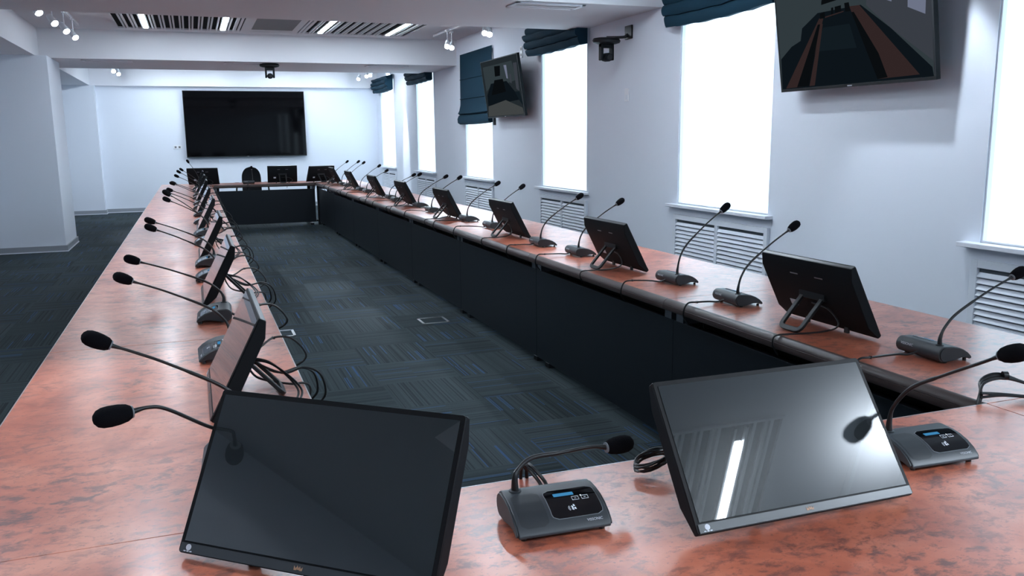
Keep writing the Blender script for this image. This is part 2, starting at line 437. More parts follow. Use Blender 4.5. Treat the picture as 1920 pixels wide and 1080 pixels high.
# ------------------------------------------------------------------ track spotlights
def track(x, y0, y1, label):
    t = thing('lighting_track', label, 'lighting track', (x, (y0 + y1) / 2, ZC), 0, 'white ceiling lighting tracks'); h = (y1 - y0) / 2
    bobj('rail', (-.018, .018, -h, h, -.035, -.001), M['white'], t)
    bobj('end_cap', [(-.02, .02, -h - .02, -h, -.037, -.001), (-.02, .02, h, h + .02, -.037, -.001)], M['white'], t)
spn = 0
def spot(x, y, target, label, power=10, drop=.20, ang=34):
    s = thing('track_spotlight', label, 'spotlight', (x, y, ZC - .035), 0, 'white track spotlights')
    d = (Vector(target) - Vector((x, y, ZC - .035 - drop))).normalized(); c = Vector((0, 0, -drop))
    bm = bm_new(); tube(bm, [(0, 0, 0), (0, 0, -drop + .02)], .007, 8); box(bm, -.015, .015, -.05, .05, -.025, 0); obj('stem', bm, M['white'], s)
    bm = bm_new(); lathe(bm, [(.020, -.085), (.030, -.08), (.036, -.02), (.040, .05), (.040, .055), (.034, .055)], axis_m(c, d), 20); obj('lamp_head', bm, M['white'], s)
    bm = bm_new(); lathe(bm, [(.033, .056), (.033, .060)], axis_m(c, d), 20); obj('lens', bm, M['lens'], s)
    L = bpy.data.lights.new('spot_beam', 'SPOT'); L.energy = power; L.spot_size = math.radians(ang); L.spot_blend = .55; L.shadow_soft_size = .03; L.color = (.76, .87, 1)
    lo = bpy.data.objects.new('spot_beam', L); COL.objects.link(lo); lo.parent = s
    lo.matrix_local = axis_m(c + d * .075, -d)
    return s
track(3.6, 9.2, 12.9, 'white lighting track in the middle recess on the window side')
track(-1.30, 9.2, 12.9, 'white lighting track in the middle recess on the left side')
track(3.6, 15.7, 19.4, 'white lighting track in the farthest recess on the window side')
track(-1.30, 15.7, 19.4, 'white lighting track in the farthest recess on the left side')
track(3.6, 2.7, 6.4, 'white lighting track in the near recess on the window side')
track(-1.30, 2.7, 6.4, 'white lighting track in the near recess on the left side')
track(3.70, -3.8, -.1, 'white lighting track behind the viewer on the window side')
SP = 85
spot(-1.36, 9.95, (0, 8.6, .75), 'leftmost of the four track spotlights at the top left, a lone bright dot', SP)
spot(-1.33, 10.8, (.1, 9.0, .75), 'second track spotlight from the left in the top left group', SP)
spot(-1.30, 11.5, (.1, 9.8, .75), 'third track spotlight from the left in the top left group', SP)
spot(-1.28, 12.15, (.1, 10.5, .75), 'fourth, lowest track spotlight of the top left group', SP)
spot(-1.26, 17.7, (-.6, 15.5, .75), 'left one of the two small spotlights above the far left corner', SP)
spot(-1.22, 18.35, (-.6, 16.2, .75), 'right one of the two small spotlights above the far left corner', SP)
spot(3.55, 12.05, (2.6, 9.5, .75), 'left bulb of the spotlight pair above the lowered blind', SP)
spot(3.66, 12.2, (2.7, 9.6, .75), 'right bulb of the spotlight pair above the lowered blind', SP)
spot(3.56, 10.40, (2.6, 8.2, .75), 'left bulb of the spotlight pair near the gathered blind', SP)
spot(3.66, 10.52, (2.8, 8.2, .75), 'right bulb of the spotlight pair near the gathered blind', SP)
spot(3.55, 18.95, (2.2, 16.5, .75), 'leftmost small spotlight above the farthest blind', SP)
spot(3.56, 18.1, (2.4, 15.6, .75), 'second small spotlight above the farthest blind', SP)
spot(3.57, 17.75, (2.5, 15.6, .75), 'third small spotlight above the farthest blind', SP)
spot(3.80, 17.2, (4.14, 17.22, 1.35), 'small spotlight washing the pier between the two farthest windows', 200, ang=24)
spot(-1.30, 3.7, (-.25, 1.9, .75), 'added unseen spotlight in the near recess brightening the left table end', 110, ang=60)  # added fill lamp, out of view, lifts the dim near left tabletop
spot(-1.30, 16.3, (0, 20, .9), 'added unseen spotlight behind the middle beam on the left, brightening the end wall', 60, ang=110)  # added wall washer, kept out of sight, to brighten the end wall
spot(3.6, 16.3, (2.4, 20, .9), 'added unseen spotlight behind the middle beam on the right, brightening the end wall', 60, ang=110)  # matching added washer for the right part of the end wall
spot(3.6, 3.85, (4.14, 3.85, 1.25), 'track spotlight above the nearest window shining down the wall', 40, ang=60)
spot(3.6, 5.6, (2.3, 4.6, .75), 'track spotlight in the near recess above the window side tables', SP)
spot(-1.30, 2.95, (-3.1, 1.2, 2.0), 'added unseen spotlight in the near recess brightening the left wall', 60, ang=80)  # added lamp lighting the unseen left wall that the left screen reflects
spot(3.70, -.46, (1.42, 1.33, .88), 'track spotlight behind the viewer aimed at the nearest monitor', 125, .16)

# ------------------------------------------------------------------ wall displays
def quad_face(bm, pts, mi):
    f = bm.faces.new([bm.verts.new(p) for p in pts]); f.material_index = mi
FEEDC = dict(bg=(.016, .022, .026), wall=(.030, .042, .048), wall2=(.040, .046, .058), floor=(.004, .007, .010), table=(.030, .018, .018), dark=(.003, .004, .005), win=(.15, .17, .24), grey=(.050, .055, .056), mid=(.006, .011, .015))
FK = list(FEEDC); FEED = [emit('feed_' + k, FEEDC[k], .5) for k in FK]
def feed(name, W, Hh, polys, parent, y=-.0005):
    """flat picture shown by a display: polygons in (u,v) of the screen"""
    bm = bm_new()
    for i, (k, pts) in enumerate(polys):
        quad_face(bm, [((u - .5) * W, y - .00006 * i, v * Hh) for u, v in pts], FK.index(k))
    me = bpy.data.meshes.new(name); bm.to_mesh(me); bm.free()
    for q in FEED: me.materials.append(q)
    o = bpy.data.objects.new(name, me); COL.objects.link(o); o.parent = parent; return o
def display(loc, yaw, tilt, W, Hh, label, polys=None):
    """loc: bottom centre of the front face; local x right, -y towards the viewer, z up"""
    t = thing('wall_display', label, 'television', loc); t.rotation_euler = Matrix.Rotation(yaw, 3, 'Z').to_4x4().to_3x3().to_euler()
    t.rotation_euler = (Matrix.Rotation(yaw, 3, 'Z') @ Matrix.Rotation(tilt, 3, 'X')).to_euler()
    bm = bm_new(); box(bm, -W / 2, W / 2, .001, .035, 0, Hh); box(bm, -W * .32, W * .32, .034, .065, Hh * .1, Hh * .75); obj('housing', bm, M['plastic'], t, .003)
    b = .011
    bobj('bezel', [(-W / 2, W / 2, -.003, .001, 0, b * 1.7), (-W / 2, W / 2, -.003, .001, Hh - b, Hh), (-W / 2, -W / 2 + b, -.003, .001, b, Hh - b), (W / 2 - b, W / 2, -.003, .001, b, Hh - b)], M['plastic2'], t)
    if polys:
        g = bm_new(); box(g, -W / 2 + b, W / 2 - b, -.0001, .001, b, Hh - b); obj('screen', g, M['tvglass'], t)
        f = feed('screen_picture', W - 2 * b, Hh - 2.7 * b, polys, t, -.0006); f.location.z = b * 1.7
    else:
        bobj('screen', (-W / 2 + b, W / 2 - b, -.0008, .001, b, Hh - b), M['tvglass'], t)
    bobj('logo', (-.02, .02, -.0042, -.003, .005, .012), M['ink'], t)
    return t
def inv_map(TL, TR, BR, BL, v0=0., v1=1.):
    def F(x, y):
        u, v = .5, .5
        for _ in range(30):
            def P(u, v):
                return [(BL[i] * (1 - u) + BR[i] * u) * (1 - v) + (TL[i] * (1 - u) + TR[i] * u) * v for i in (0, 1)]
            p = P(u, v); a = P(u + 1e-4, v); c = P(u, v + 1e-4)
            J = [[(a[0] - p[0]) / 1e-4, (c[0] - p[0]) / 1e-4], [(a[1] - p[1]) / 1e-4, (c[1] - p[1]) / 1e-4]]
            det = J[0][0] * J[1][1] - J[0][1] * J[1][0]; dx, dy = x - p[0], y - p[1]
            u += (dx * J[1][1] - dy * J[0][1]) / det; v += (dy * J[0][0] - dx * J[1][0]) / det
        return (min(max(u, .002), .998), v0 + (v1 - v0) * min(max(v, .002), .998))
    return F
F1 = inv_map((30, 0), (1205, 0), (1250, 600), (105, 690), 0, .70)
def Q1(*pts): return [F1(x, y) for x, y in pts]
full = [(0, 0), (1, 0), (1, 1), (0, 1)]
polys1 = [('wall', full), ('floor', [F1(105, 690), F1(1250, 600), F1(1235, 540), F1(960, 270), F1(740, 80), F1(400, 80), F1(270, 180), F1(260, 280), F1(180, 320), F1(85, 420)]),
          ('wall2', [F1(780, 0), F1(1205, 0), F1(1240, 500), F1(960, 270), F1(780, 90)]),
          ('mid', Q1((450, 200), (660, 200), (720, 380), (400, 380))),
          ('table', Q1((415, 125), (450, 130), (330, 660), (140, 680))), ('dark', Q1((405, 170), (425, 170), (345, 660), (240, 668))), ('table', Q1((430, 170), (447, 170), (395, 655), (350, 660))),
          ('table', Q1((655, 75), (730, 80), (1160, 585), (880, 612))), ('dark', Q1((672, 120), (690, 120), (880, 430), (950, 600), (880, 612))),
          ('dark', Q1((420, 90), (460, 80), (465, 125), (425, 130))), ('dark', Q1((512, 60), (530, 60), (530, 125), (512, 125))), ('dark', Q1((540, 58), (590, 55), (592, 100), (545, 105))), ('dark', Q1((615, 45), (650, 45), (665, 110), (625, 110))),
          ('table', Q1((465, 118), (612, 100), (612, 107), (465, 128))),
          ('win', Q1((1062, 0), (1180, 0), (1180, 210), (1066, 150))), ('win', Q1((902, 0), (958, 0), (958, 97), (905, 72))), ('win', Q1((818, 0), (845, 0), (850, 40), (822, 28))),
          ('dark', [F1(430, 0), F1(430, 24), F1(570, 10), F1(640, 0), (.52, .86), (.38, .86)]), ('win', [F1(1062, 0), F1(1180, 0), (.96, .97), (.90, .97)]), ('win', [F1(902, 0), F1(958, 0), (.80, .9), (.76, .9)])]
F2 = inv_map((310, 240), (685, 140), (805, 820), (400, 845))
def Q2(*pts): return [F2(x, y) for x, y in pts]
polys2 = [('bg', full), ('wall', Q2((335, 290), (640, 215), (700, 430), (600, 470), (450, 470), (380, 560))), ('floor', Q2((430, 470), (600, 440), (760, 650), (400, 720), (390, 600))),
          ('dark', Q2((463, 275), (525, 268), (530, 380), (475, 390))), ('wall2', Q2((655, 240), (690, 235), (735, 555), (705, 530))), ('win', Q2((562, 262), (590, 262), (615, 415), (600, 410))),
          ('wall2', Q2((622, 358), (642, 365), (656, 470), (640, 460))), ('grey', Q2((405, 725), (600, 655), (780, 745), (800, 815), (405, 840))), ('mid', Q2((690, 560), (740, 560), (785, 720), (760, 690))),
          ('dark', Q2((470, 430), (560, 415), (600, 560), (440, 600)))]
for pl_ in (polys1, polys2):
    pass
# right wall: local x -> world -Y (viewer in the room sees +Y at left), so yaw = -90 deg
display((4.00, 4.447, 1.797), -PI / 2, -math.radians(-8.5) * -1 if False else math.radians(8.5), 1.36, .80, 'large wall display tilted down at the top right, showing a dim view of the tables', polys1)
display((4.00, 10.88, 1.772), -PI / 2, math.radians(8.0), 1.44, .78, 'smaller looking wall display tilted down between the blinds, showing a dim room view', polys2)
display((1.18, 19.90, 1.147), 0, 0, 2.565, 1.43, 'very large black display on the end wall')
for y, z in ((4.447, 2.2), (10.88, 2.17)):
    b = thing('display_bracket', 'black wall bracket holding the %s' % ('large display at the top right' if y < 5 else 'display between the blinds'), 'bracket', (WX, y, z), 0, 'display wall brackets')
    bobj('wall_plate', (-.02, -.001, -.2, .2, -.12, .12), M['blackmetal'], b); bobj('arm', [(-.135, -.02, -.16, -.12, -.05, .05), (-.135, -.02, .12, .16, -.05, .05)], M['blackmetal'], b)

# ------------------------------------------------------------------ ptz cameras
def ptz(loc, rz, label, wall=False):
    c = thing('conference_camera', label, 'camera', loc, rz, 'hanging conference cameras')
    bm = bm_new(); lathe(bm, [(.085, 0), (.135, -.008), (.15, -.03), (.14, -.05), (.10, -.062)], Matrix.Diagonal((1, .62, 1, 1)), 28); obj('camera_base', bm, M['plastic2'], c)
    bm = bm_new(); box(bm, -.07, -.045, -.035, .035, -.22, -.055); box(bm, .045, .07, -.035, .035, -.22, -.055); box(bm, -.07, .07, -.03, .03, -.10, -.055); obj('yoke', bm, M['plastic'], c, .008)
    bm = bm_new(); lathe(bm, [(.02, .07), (.036, .06), (.042, .02), (.042, -.05), (.034, -.075), (.03, -.075)], axis_m((0, 0, -.19), (0, 1, .05)), 24); h = obj('camera_head', bm, M['plastic'], c)
    bm = bm_new(); lathe(bm, [(.028, -.0755), (.028, -.079)], axis_m((0, 0, -.19), (0, 1, .05)), 20); obj('camera_lens', bm, M['gloss'], h)
    if wall:
        bm = bm_new(); box(bm, .185, .203, -.17, -.03, -.02, .11); obj('wall_plate', bm, M['blackmetal'], c, .004)
        bm = bm_new(); tube(bm, smoothpath([(.195, -.085, .03), (.165, -.075, .005), (.10, -.04, .0), (.0, 0, .0)], 6), .014, 10); tube(bm, smoothpath([(.13, -.05, .0), (.06, -.06, -.03), (-.04, -.06, -.06), (-.12, -.02, -.01)], 6), .003, 6); obj('bracket_arm', bm, M['blackmetal'], c)
    return c
ptz((1.21, 13.75, ZB), 0, 'black camera hanging under the middle beam in front of the big black display')
ptz((WX - .205, 7.78, 2.465), 0, 'black camera on a wall bracket beside the large display', True)

# ------------------------------------------------------------------ small wall items
def plate(loc, label, cat, w, h, face, name, extra=None):
    t = thing(name, label, cat, loc); ax = face
    if ax == 'x': bobj('cover', (-.012, 0, -w / 2, w / 2, -h / 2, h / 2), M['white'], t, .003); 
    else: bobj('cover', (-w / 2, w / 2, -.012, -.001, -h / 2, h / 2), M['white'], t, .003)
    for e in (extra or []): bobj(e[0], e[1], M[e[2]], t)
plate((WX, 7.71, 1.908), 'small white thermostat on the wall under the wall camera', 'thermostat', .085, .13, 'x', 'thermostat', [('dial', (-.018, -.012, -.03, .01, -.045, -.0), 'louver')])
plate((WX, 10.62, 2.60), 'small white double socket above the smaller looking tilted display', 'socket', .08, .15, 'x', 'wall_socket', [('socket_hole', [(-.013, -.012, -.02, .02, .02, .055), (-.013, -.012, -.02, .02, -.055, -.02)], 'acgrey')])
plate((-.28, YF, 1.374), 'white double socket left of the big black display', 'socket', .17, .085, 'y', 'wall_socket', [('socket_hole', [(-.06, -.02, -.014, -.012, -.02, .02), (.02, .06, -.014, -.012, -.02, .02)], 'acgrey')])
for x, y, l in ((1.79, 6.69, 'grey metal floor box in the aisle carpet beside the right tables'), (.545, 6.69, 'grey metal floor box in the aisle carpet beside the left tables')):
    f = thing('floor_box', l, 'floor box', (x, y, 0), 0, 'floor boxes in the aisle'); w = .115
    bobj('rim', [(-w, w, -w, -w + .02, 0, .004), (-w, w, w - .02, w, 0, .004), (-w, -w + .02, -w, w, 0, .004), (w - .02, w, -w, w, 0, .004)], M['alu'], f)
    bobj('lid', (-w + .02, w - .02, -w + .02, w - .02, 0, .003), M['carpet'], f)

# ------------------------------------------------------------------ tables
TW = .81
def table(L, label, loc, rz, group=None, name='conference_table', far=False, span=None, corner=False, thin=False):
    """inner edge on local -x at x=0 ... outer at x=TW; length along y centred"""
    t = thing(name, label, 'table', loc, rz, group); h = L / 2 - .0015
    bm = bm_new(); box(bm, 0, TW, -h, h, .712, .75); obj('tabletop', bm, M['burl'], t, .0008)
    a0, a1 = span or (-h, h)
    if corner: a0 = None
    bm = bm_new()
    prof = [(.002, .7502), (-.006, .7502), (-.015, .7475), (-.022, .742), (-.027, .735), (-.029, .728), (-.0275, .7265), (-.030, .725), (-.031, .716), (-.0305, .708), (-.027, .702), (-.018, .699), (.004, .699)]
    if thin: prof = [(0, .7502), (-.003, .7502), (-.0035, .749), (-.0035, .714), (-.002, .712), (0, .712)]
    if not corner: prism(bm, prof, 'y', a0, a1, smooth=not thin); obj('edge_moulding', bm, M['seamedge'] if thin else M['band'], t)
    else: bm.free()
    bobj('edge_strip', (TW, TW + .003, -h, h, .713, .7495), M['seamedge'], t)
    if not corner:
     bm = bm_new(); box(bm, .028, .046, a0, a1, .055, .645); obj('modesty_panel', bm, M['panel'], t, .0015)
    if not corner: bobj('panel_bracket', [(.03, .20, -h + .02, -h + .08, .64, .712), (.03, .20, h - .08, h - .02, .64, .712)], M['steel'], t)
    if corner: pass
    elif far:
        for s in (-1, 1): bobj('corner_post', (.022, .062, s * (h + .028) - .022, s * (h + .028) + .022, 0, .70), M['blackmetal'], t)
    else: bobj('cable_tray', [(.085, .20, -h + .004, h - .004, .585, .592), (.195, .20, -h + .004, h - .004, .585, .711)], M['blackmetal'], t)
    for s in (-1, 1):
        bm = bm_new(); y = s * (h - .10); box(bm, .28, .34, y - .025, y + .025, .03, .69); box(bm, .06, TW - .08, y - .03, y + .03, 0, .03); box(bm, .06, TW - .08, y - .02, y + .02, .69, .712)
        obj('leg', bm, M['blackmetal'], t)
    return t
Y0 = 1.66; ML = 1.71
ordn = ['nearest', 'second', 'third', 'fourth', 'fifth', 'sixth', 'seventh', 'farthest']
proto = table(ML, 'nearest long burl table module of the window side row', (2.04, Y0 + ML / 2, 0), 0, 'window side table row')
for k in range(1, 8): dup(proto, (2.04, Y0 + ML * (k + .5), 0), 0, '%s long burl table module of the window side row' % ordn[k])
protoL = table(ML, '%s long burl table module of the left row' % ordn[0], (.275, Y0 + ML / 2, 0), PI, 'left table row', thin=True)
for k in range(1, 8): dup(protoL, (.275, Y0 + ML * (k + .5), 0), PI, '%s long burl table module of the left row' % ordn[k], 'left table row')
table(2.572, 'foreground burl table joining both rows, under the two nearest monitors', (.7525, Y0, 0), -PI / 2, span=(-.470, 1.2855), thin=True)
cm = table(TW, 'square corner burl table at the lower right edge', (2.04, Y0 - TW / 2, 0), 0, 'corner tables', corner=True)
YE = Y0 + 8 * ML
table(1.762, 'far cross table with black front panel in front of the office chair', (1.1575, YE, 0), PI / 2, far=True, span=(-.849, .849))
dup(cm, (2.04, YE + TW / 2 + .003, 0), 0, 'far corner table at the end of the window side row')
dup(cm, (.275, YE + TW / 2 + .003, 0), PI, 'far corner table at the end of the left row')

# ------------------------------------------------------------------ monitors
def monitor(loc, rz, tilt, label, group=None, edge=.314, coil=False, lead=True):
    t = thing('desk_monitor', label, 'monitor', loc, rz, group)
    W, Hh = .51, .305; z0 = .014
    R = Matrix.Translation((0, 0, z0)) @ Matrix.Rotation(-tilt, 4, 'X')
    def put(bm): bmesh.ops.transform(bm, matrix=R, verts=bm.verts); return bm
    bm = bm_new(); prism(bm, [(.002, 0), (.002, Hh), (.020, Hh), (.038, Hh - .045), (.040, .06), (.016, 0)], 'x', -W / 2, W / 2)
    for f in bm.faces:
        if abs(f.calc_center_median().z - Hh) < 1e-3: f.material_index = 1
    hs = obj('housing', put(bm), [M['plastic'], M['topedge']], t, .003)
    bm = bm_new(); prism(bm, rrect(W - .001, Hh - .001, .006, 4, 0, Hh / 2), 'z', -.002, 0)
    bmesh.ops.transform(bm, matrix=Matrix.Rotation(PI / 2, 4, 'X'), verts=bm.verts); obj('bezel', put(bm), M['bezel'], t)
    bobj_ = bm_new(); box(bobj_, -W / 2 + .009, W / 2 - .009, -.0012, .0004, .022, Hh - .010); obj('screen', put(bobj_), M['screen'], t)
    bm = bm_new(); box(bm, -W / 2 + .004, W / 2 - .004, -.0024, .001, .002, .0185); obj('chin_strip', put(bm), M['topedge'], t)
    bm = bm_new()
    for a, b in ((-.006, 0), (0, .001), (.005, 0)):
        prism(bm, [(a - .0028, .007 + b), (a + .0022, .007 + b), (a + .003, .013 + b), (a, .010 + b), (a - .003, .014 + b)], 'z', -.0001, .0006)
    bmesh.ops.transform(bm, matrix=Matrix.Translation((0, -.0024, 0)) @ Matrix.Rotation(PI / 2, 4, 'X'), verts=bm.verts); obj('logo', put(bm), M['orange'], t)
    bm = bm_new()
    lathe(bm, [(.0042, 0), (.0055, 0), (.0055, .0005), (.0042, .0005)], Matrix.Translation((-W / 2 + .022, -.0024, .0115)) @ Matrix.Rotation(PI / 2, 4, 'X'), 16)
    for k in range(3): box(bm, -W / 2 + .013 + k * .0065, -W / 2 + .0175 + k * .0065, -.0030, -.0024, .0035, .0055)
    obj('sticker_mark', put(bm), M['ink'], t)
    bm = bm_new()
    for x in (-.075, .065): box(bm, x - .022, x + .022, .0375, .0392, .243, .248)
    obj('vent_slots', put(bm), M['steel'], t)
    bm = bm_new(); box(bm, .115, .155, .0395, .0408, .085, .11); obj('rating_label', put(bm), M['ink'], t)
    # U-shaped stand
    def W3(p): return R @ Vector(p)
    at = W3((0, .040, .155)); yb = .30 * math.sin(tilt) + .075
    bm = bm_new(); top = Vector((0, at.y - .006, at.z)); bot = Vector((0, yb, .006)); e_ = (bot - top).normalized(); S_ = (bot - top).length
    nrm = Vector((1, 0, 0)).cross(e_).normalized(); hw = .056; rc = .022
    flat = [(-hw, 0), (-hw, S_ * .5), (-hw, S_ - rc - .008)] + [(-hw + rc - rc * math.cos(math.radians(a)), S_ - rc - .008 + rc * math.sin(math.radians(a))) for a in (22, 45, 68, 90)]
    flat = flat + [(-x, q) for x, q in flat[::-1]]
    secs = []
    for k, (x, q) in enumerate(flat):
        a, b = flat[max(k - 1, 0)], flat[min(k + 1, len(flat) - 1)]; tg = (Vector((1, 0, 0)) * (b[0] - a[0]) + e_ * (b[1] - a[1])).normalized(); sd = tg.cross(nrm).normalized()
        c_ = top + Vector((x, 0, 0)) + e_ * q
        secs.append([bm.verts.new(c_ + sd * u * .010 + nrm * v * .0055) for u, v in ((-1, -1), (1, -1), (1, 1), (-1, 1))])
    for a, b in zip(secs, secs[1:]):
        for k in range(4): bm.faces.new((a[k], a[(k + 1) % 4], b[(k + 1) % 4], b[k]))
    bm.faces.new(secs[0]); bm.faces.new(secs[-1])
    box(bm, -.072, .072, at.y - .02, at.y + .006, at.z - .014, at.z + .016)
    obj('stand', bm, M['plastic2'], t, .002)
    for fx in (-.12, .10): bobj('rubber_foot', (fx, fx + .02, .024, .034, 0, .022), M['rubber'], t)
    bm = bm_new(); e = edge; hb = W3((0, .04, .12))
    if lead:
        pts = [(.02, hb.y, .10), (-.10, hb.y + .02, .095), (-.165, hb.y + .03, .05), (-.12, hb.y + .06, .018), (-.06, e - .05, .006), (-.055, e - .012, .006), (-.052, e + .008, -.004), (-.05, e + .008, -.035), (-.045, e - .02, -.075)]
        tube(bm, smoothpath(pts, 7), .0036, 7)
    if coil:
        cx, cy = -.175, .325; N = 5
        pts = []
        for k in range(N * 16 + 1):
            a = 2 * PI * k / 16 + PI; pts.append((cx + (.040 + .003 * math.sin(k * .37)) * math.cos(a), cy + (.030 + .003 * math.cos(k * .23)) * math.sin(a), .030 + .008 * math.sin(k * .31) + .012 * math.cos(a)))
        tube(bm, pts, .0028, 6)
        tube(bm, smoothpath([(cx + .035, cy - .02, .03), (cx + .08, cy - .05, .03), (cx + .13, cy - .09, .06), (-.01, .10, .12)], 7), .0045, 7)
        tube(bm, smoothpath([(cx + .037, cy - .015, .036), (cx + .09, cy - .045, .035), (cx + .13, cy - .085, .07), (.01, .10, .12)], 7), .003, 7)
    if lead or coil: obj('cable', bm, M['rubber'], t)
    else: bm.free()
    return t
monR = monitor((2.325, 2.605, .75), PI / 2, math.radians(27.5), 'nearest black monitor seen from behind in the window side row', 'monitors along the window side row')
for k, y in enumerate((4.31, 6.06, 7.74, 9.43, 11.07, 12.87, 14.72)):
    dup(monR, (2.325 if k < 6 else 2.36, y, .75), PI / 2, '%s black monitor seen from behind in the window side row' % ordn[k + 1])
monL = monitor((-.005, 2.545, .75), -PI / 2, math.radians(27.5), 'nearest black monitor seen edge-on in the left row', 'monitors along the left row', edge=.288)
for k, y in enumerate((4.25, 5.88, 7.68, 9.38, 11.1, 12.8, 14.45)):
    dup(monL, (-.005, y, .75), -PI / 2, '%s black monitor seen edge-on in the left row' % ordn[k + 1])
monitor((1.084, 1.243, .755), math.radians(-.8), math.radians(36.8), 'foreground right monitor reflecting a ceiling lamp', coil=True, lead=False)
monitor((.118, 1.386, .75), math.radians(-40.5), math.radians(30.5), 'foreground left monitor with dark screen turned to the corner', lead=False)
fm = monitor((1.48, 15.62, .75), PI, math.radians(16), 'upright black monitor in the middle of the far cross table', 'monitors on the far cross table', edge=.298)
f2 = monitor((.17, 15.63, .75), math.radians(168), math.radians(22), 'black monitor at the left end of the far cross table', 'monitors on the far cross table', edge=.298)
f3 = monitor((2.12, 15.66, .75), math.radians(-158), math.radians(25), 'black monitor at the right end of the far cross table', 'monitors on the far cross table', edge=.298)

# ------------------------------------------------------------------ conference microphones
BW = .195
def mic_profile():
    """side profile (y back, z up): rear barrel, sloping top, thin front lip"""
    p = []
    cy, cz, r = .044, .031, .0265
    for k in range(11):                                     # from underside round the back to the top
        a = math.radians(-75 + 175 * k / 10); p.append((cy + r * math.cos(a), cz + r * math.sin(a)))
    p += [(.015, .0560), (-.010, .0515), (-.035, .0425), (-.055, .0305), (-.068, .0185), (-.072, .0130), (-.071, .0085), (-.064, .0070), (-.058, .0105), (-.045, .0140), (-.024, .0145), (-.004, .010), (.012, .007), (.028, .006)]
    return p
def mic_base_parts(t):
    prof = mic_profile()
    bm = bm_new(); prism(bm, prof, 'x', -BW / 2 + .004, BW / 2 - .004, smooth=False)
    b = obj('base', bm, M['micgrey'], t, .003)
    for f in b.data.polygons: f.use_smooth = len(f.vertices) == 4
    bm = bm_new(); c = .0
    sm = [(.0 + (y - .0) * .93, .031 + (z - .031) * .90 if z > .0 else z) for y, z in prof]
    bm.free()
    for s in (-1, 1):
        bm = bm_new(); prism(bm, sm, 'x', s * (BW / 2 - .0045), s * BW / 2); obj('end_cap', bm, M['micdark'], t, .001)
    # surface frame of the sloping face
    def S(x, s, lift=.0006):
        """s 0 (rear top) .. 1 (front lip) along the top surface"""
        top = [(.030, .0566), (.015, .0560), (-.010, .0515), (-.035, .0425), (-.055, .0305), (-.068, .0185)]
        L = [0]
        for a, b_ in zip(top, top[1:]): L.append(L[-1] + math.dist(a, b_))
        d = s * L[-1]
        for i in range(len(top) - 1):
            if d <= L[i + 1] + 1e-9: break
        f = (d - L[i]) / (L[i + 1] - L[i]); a, b_ = top[i], top[i + 1]; n = Vector((0, -(b_[1] - a[1]), (b_[0] - a[0]))).normalized(); n = -n if n.z < 0 else n
        return Vector((x, a[0] + (b_[0] - a[0]) * f, a[1] + (b_[1] - a[1]) * f)) + n * lift
    def patch(name, x0, x1, s0, s1, m, lift, parent=t, n=14, rc=.012, slant=0.):
        bm = bm_new(); rows = []
        ns = 14
        for j in range(ns + 1):
            v = j / ns; s = s0 + (s1 - s0) * v; dd = min(v, 1 - v) * (s1 - s0) * .115
            cut = rc - math.sqrt(max(rc * rc - max(rc - dd, 0) ** 2, 0))
            sl = slant * (v - .5)
            rows.append((bm.verts.new(S(x0 + cut + sl, s, lift)), bm.verts.new(S(x1 - cut, s, lift))))
        for a, b_ in zip(rows, rows[1:]):
            bm.faces.new((a[0], a[1], b_[1], b_[0])).smooth = True
        return obj(name, bm, m, parent)
    patch('speaker_cover', -.086, -.028, .10, .93, M['micdark'], .0006)
    patch('display_trim', -.0205, .086, .115, .845, M['ring'], .0007)
    dp = patch('display_panel', -.019, .085, .125, .835, M['gloss'], .0011)
    patch('lcd_strip', -.001, .041, .24, .335, M['lcd'], .0014, dp, rc=.001)
    bm = bm_new()
    def ring(cx, cs, w, h, th):
        for (a, b_, c_, d_) in ((-w, w, -h, -h + th * 14), (-w, w, h - th * 14, h), (-w, -w + th, -h, h), (w - th, w, -h, h)):
            q = [S(cx + a, cs + c_, .0015), S(cx + b_, cs + c_, .0015), S(cx + b_, cs + d_, .0015), S(cx + a, cs + d_, .0015)]
            bm.faces.new([bm.verts.new(p) for p in q])
    ring(.040, .43, .0072, .048, .0009); ring(.060, .43, .0072, .048, .0009)
    for cx in (.040, .060):
        q = [S(cx - .002, .425, .0015), S(cx + .002, .425, .0015), S(cx + .002, .437, .0015), S(cx - .002, .437, .0015)]; bm.faces.new([bm.verts.new(p) for p in q])
    # talk symbol: two slanted strokes with little arcs at the left
    for a, b_ in (((.0245, .60), (.0275, .70)), ((.0285, .57), (.0325, .69))):
        q = [S(a[0], a[1], .0015), S(a[0] + .003, a[1] + .01, .0015), S(b_[0] + .001, b_[1], .0015), S(b_[0] - .003, b_[1] - .01, .0015)]; bm.faces.new([bm.verts.new(p) for p in q])
    for r in (.0035, .006):
        for k in range(5):
            a0 = math.radians(120 + 24 * k); a1 = math.radians(120 + 24 * (k + 1))
            q = [S(.024 + rr * math.cos(a), .65 - rr * math.sin(a) / .115, .0015) for rr, a in ((r, a0), (r + .0009, a0), (r + .0009, a1), (r, a1))]
            bm.faces.new([bm.verts.new(p) for p in q])
    obj('panel_icons', bm, M['ink'], dp)
    p1 = S(.063, .90, .0008); p2 = S(.063, .955, .0008); d = (p1 - p2).normalized(); n = Vector((1, 0, 0)).cross(d)
    mtx = Matrix.Translation((p1 + p2) / 2) @ Matrix((Vector((1, 0, 0)), d, n)).transposed().to_4x4()
    text_mesh('brand_print', 'VISSONIC', .0075, M['ink'], t, mtx, 1.0)
    # brand on the barrel, read from behind (left part from behind = user's right)
    a = math.radians(18); cy, cz, r = .044, .031, .0268
    pos = Vector((.045, cy + r * math.cos(a), cz + r * math.sin(a))); n = Vector((0, math.cos(a), math.sin(a))); xx = Vector((-1, 0, 0)); yy = n.cross(xx)
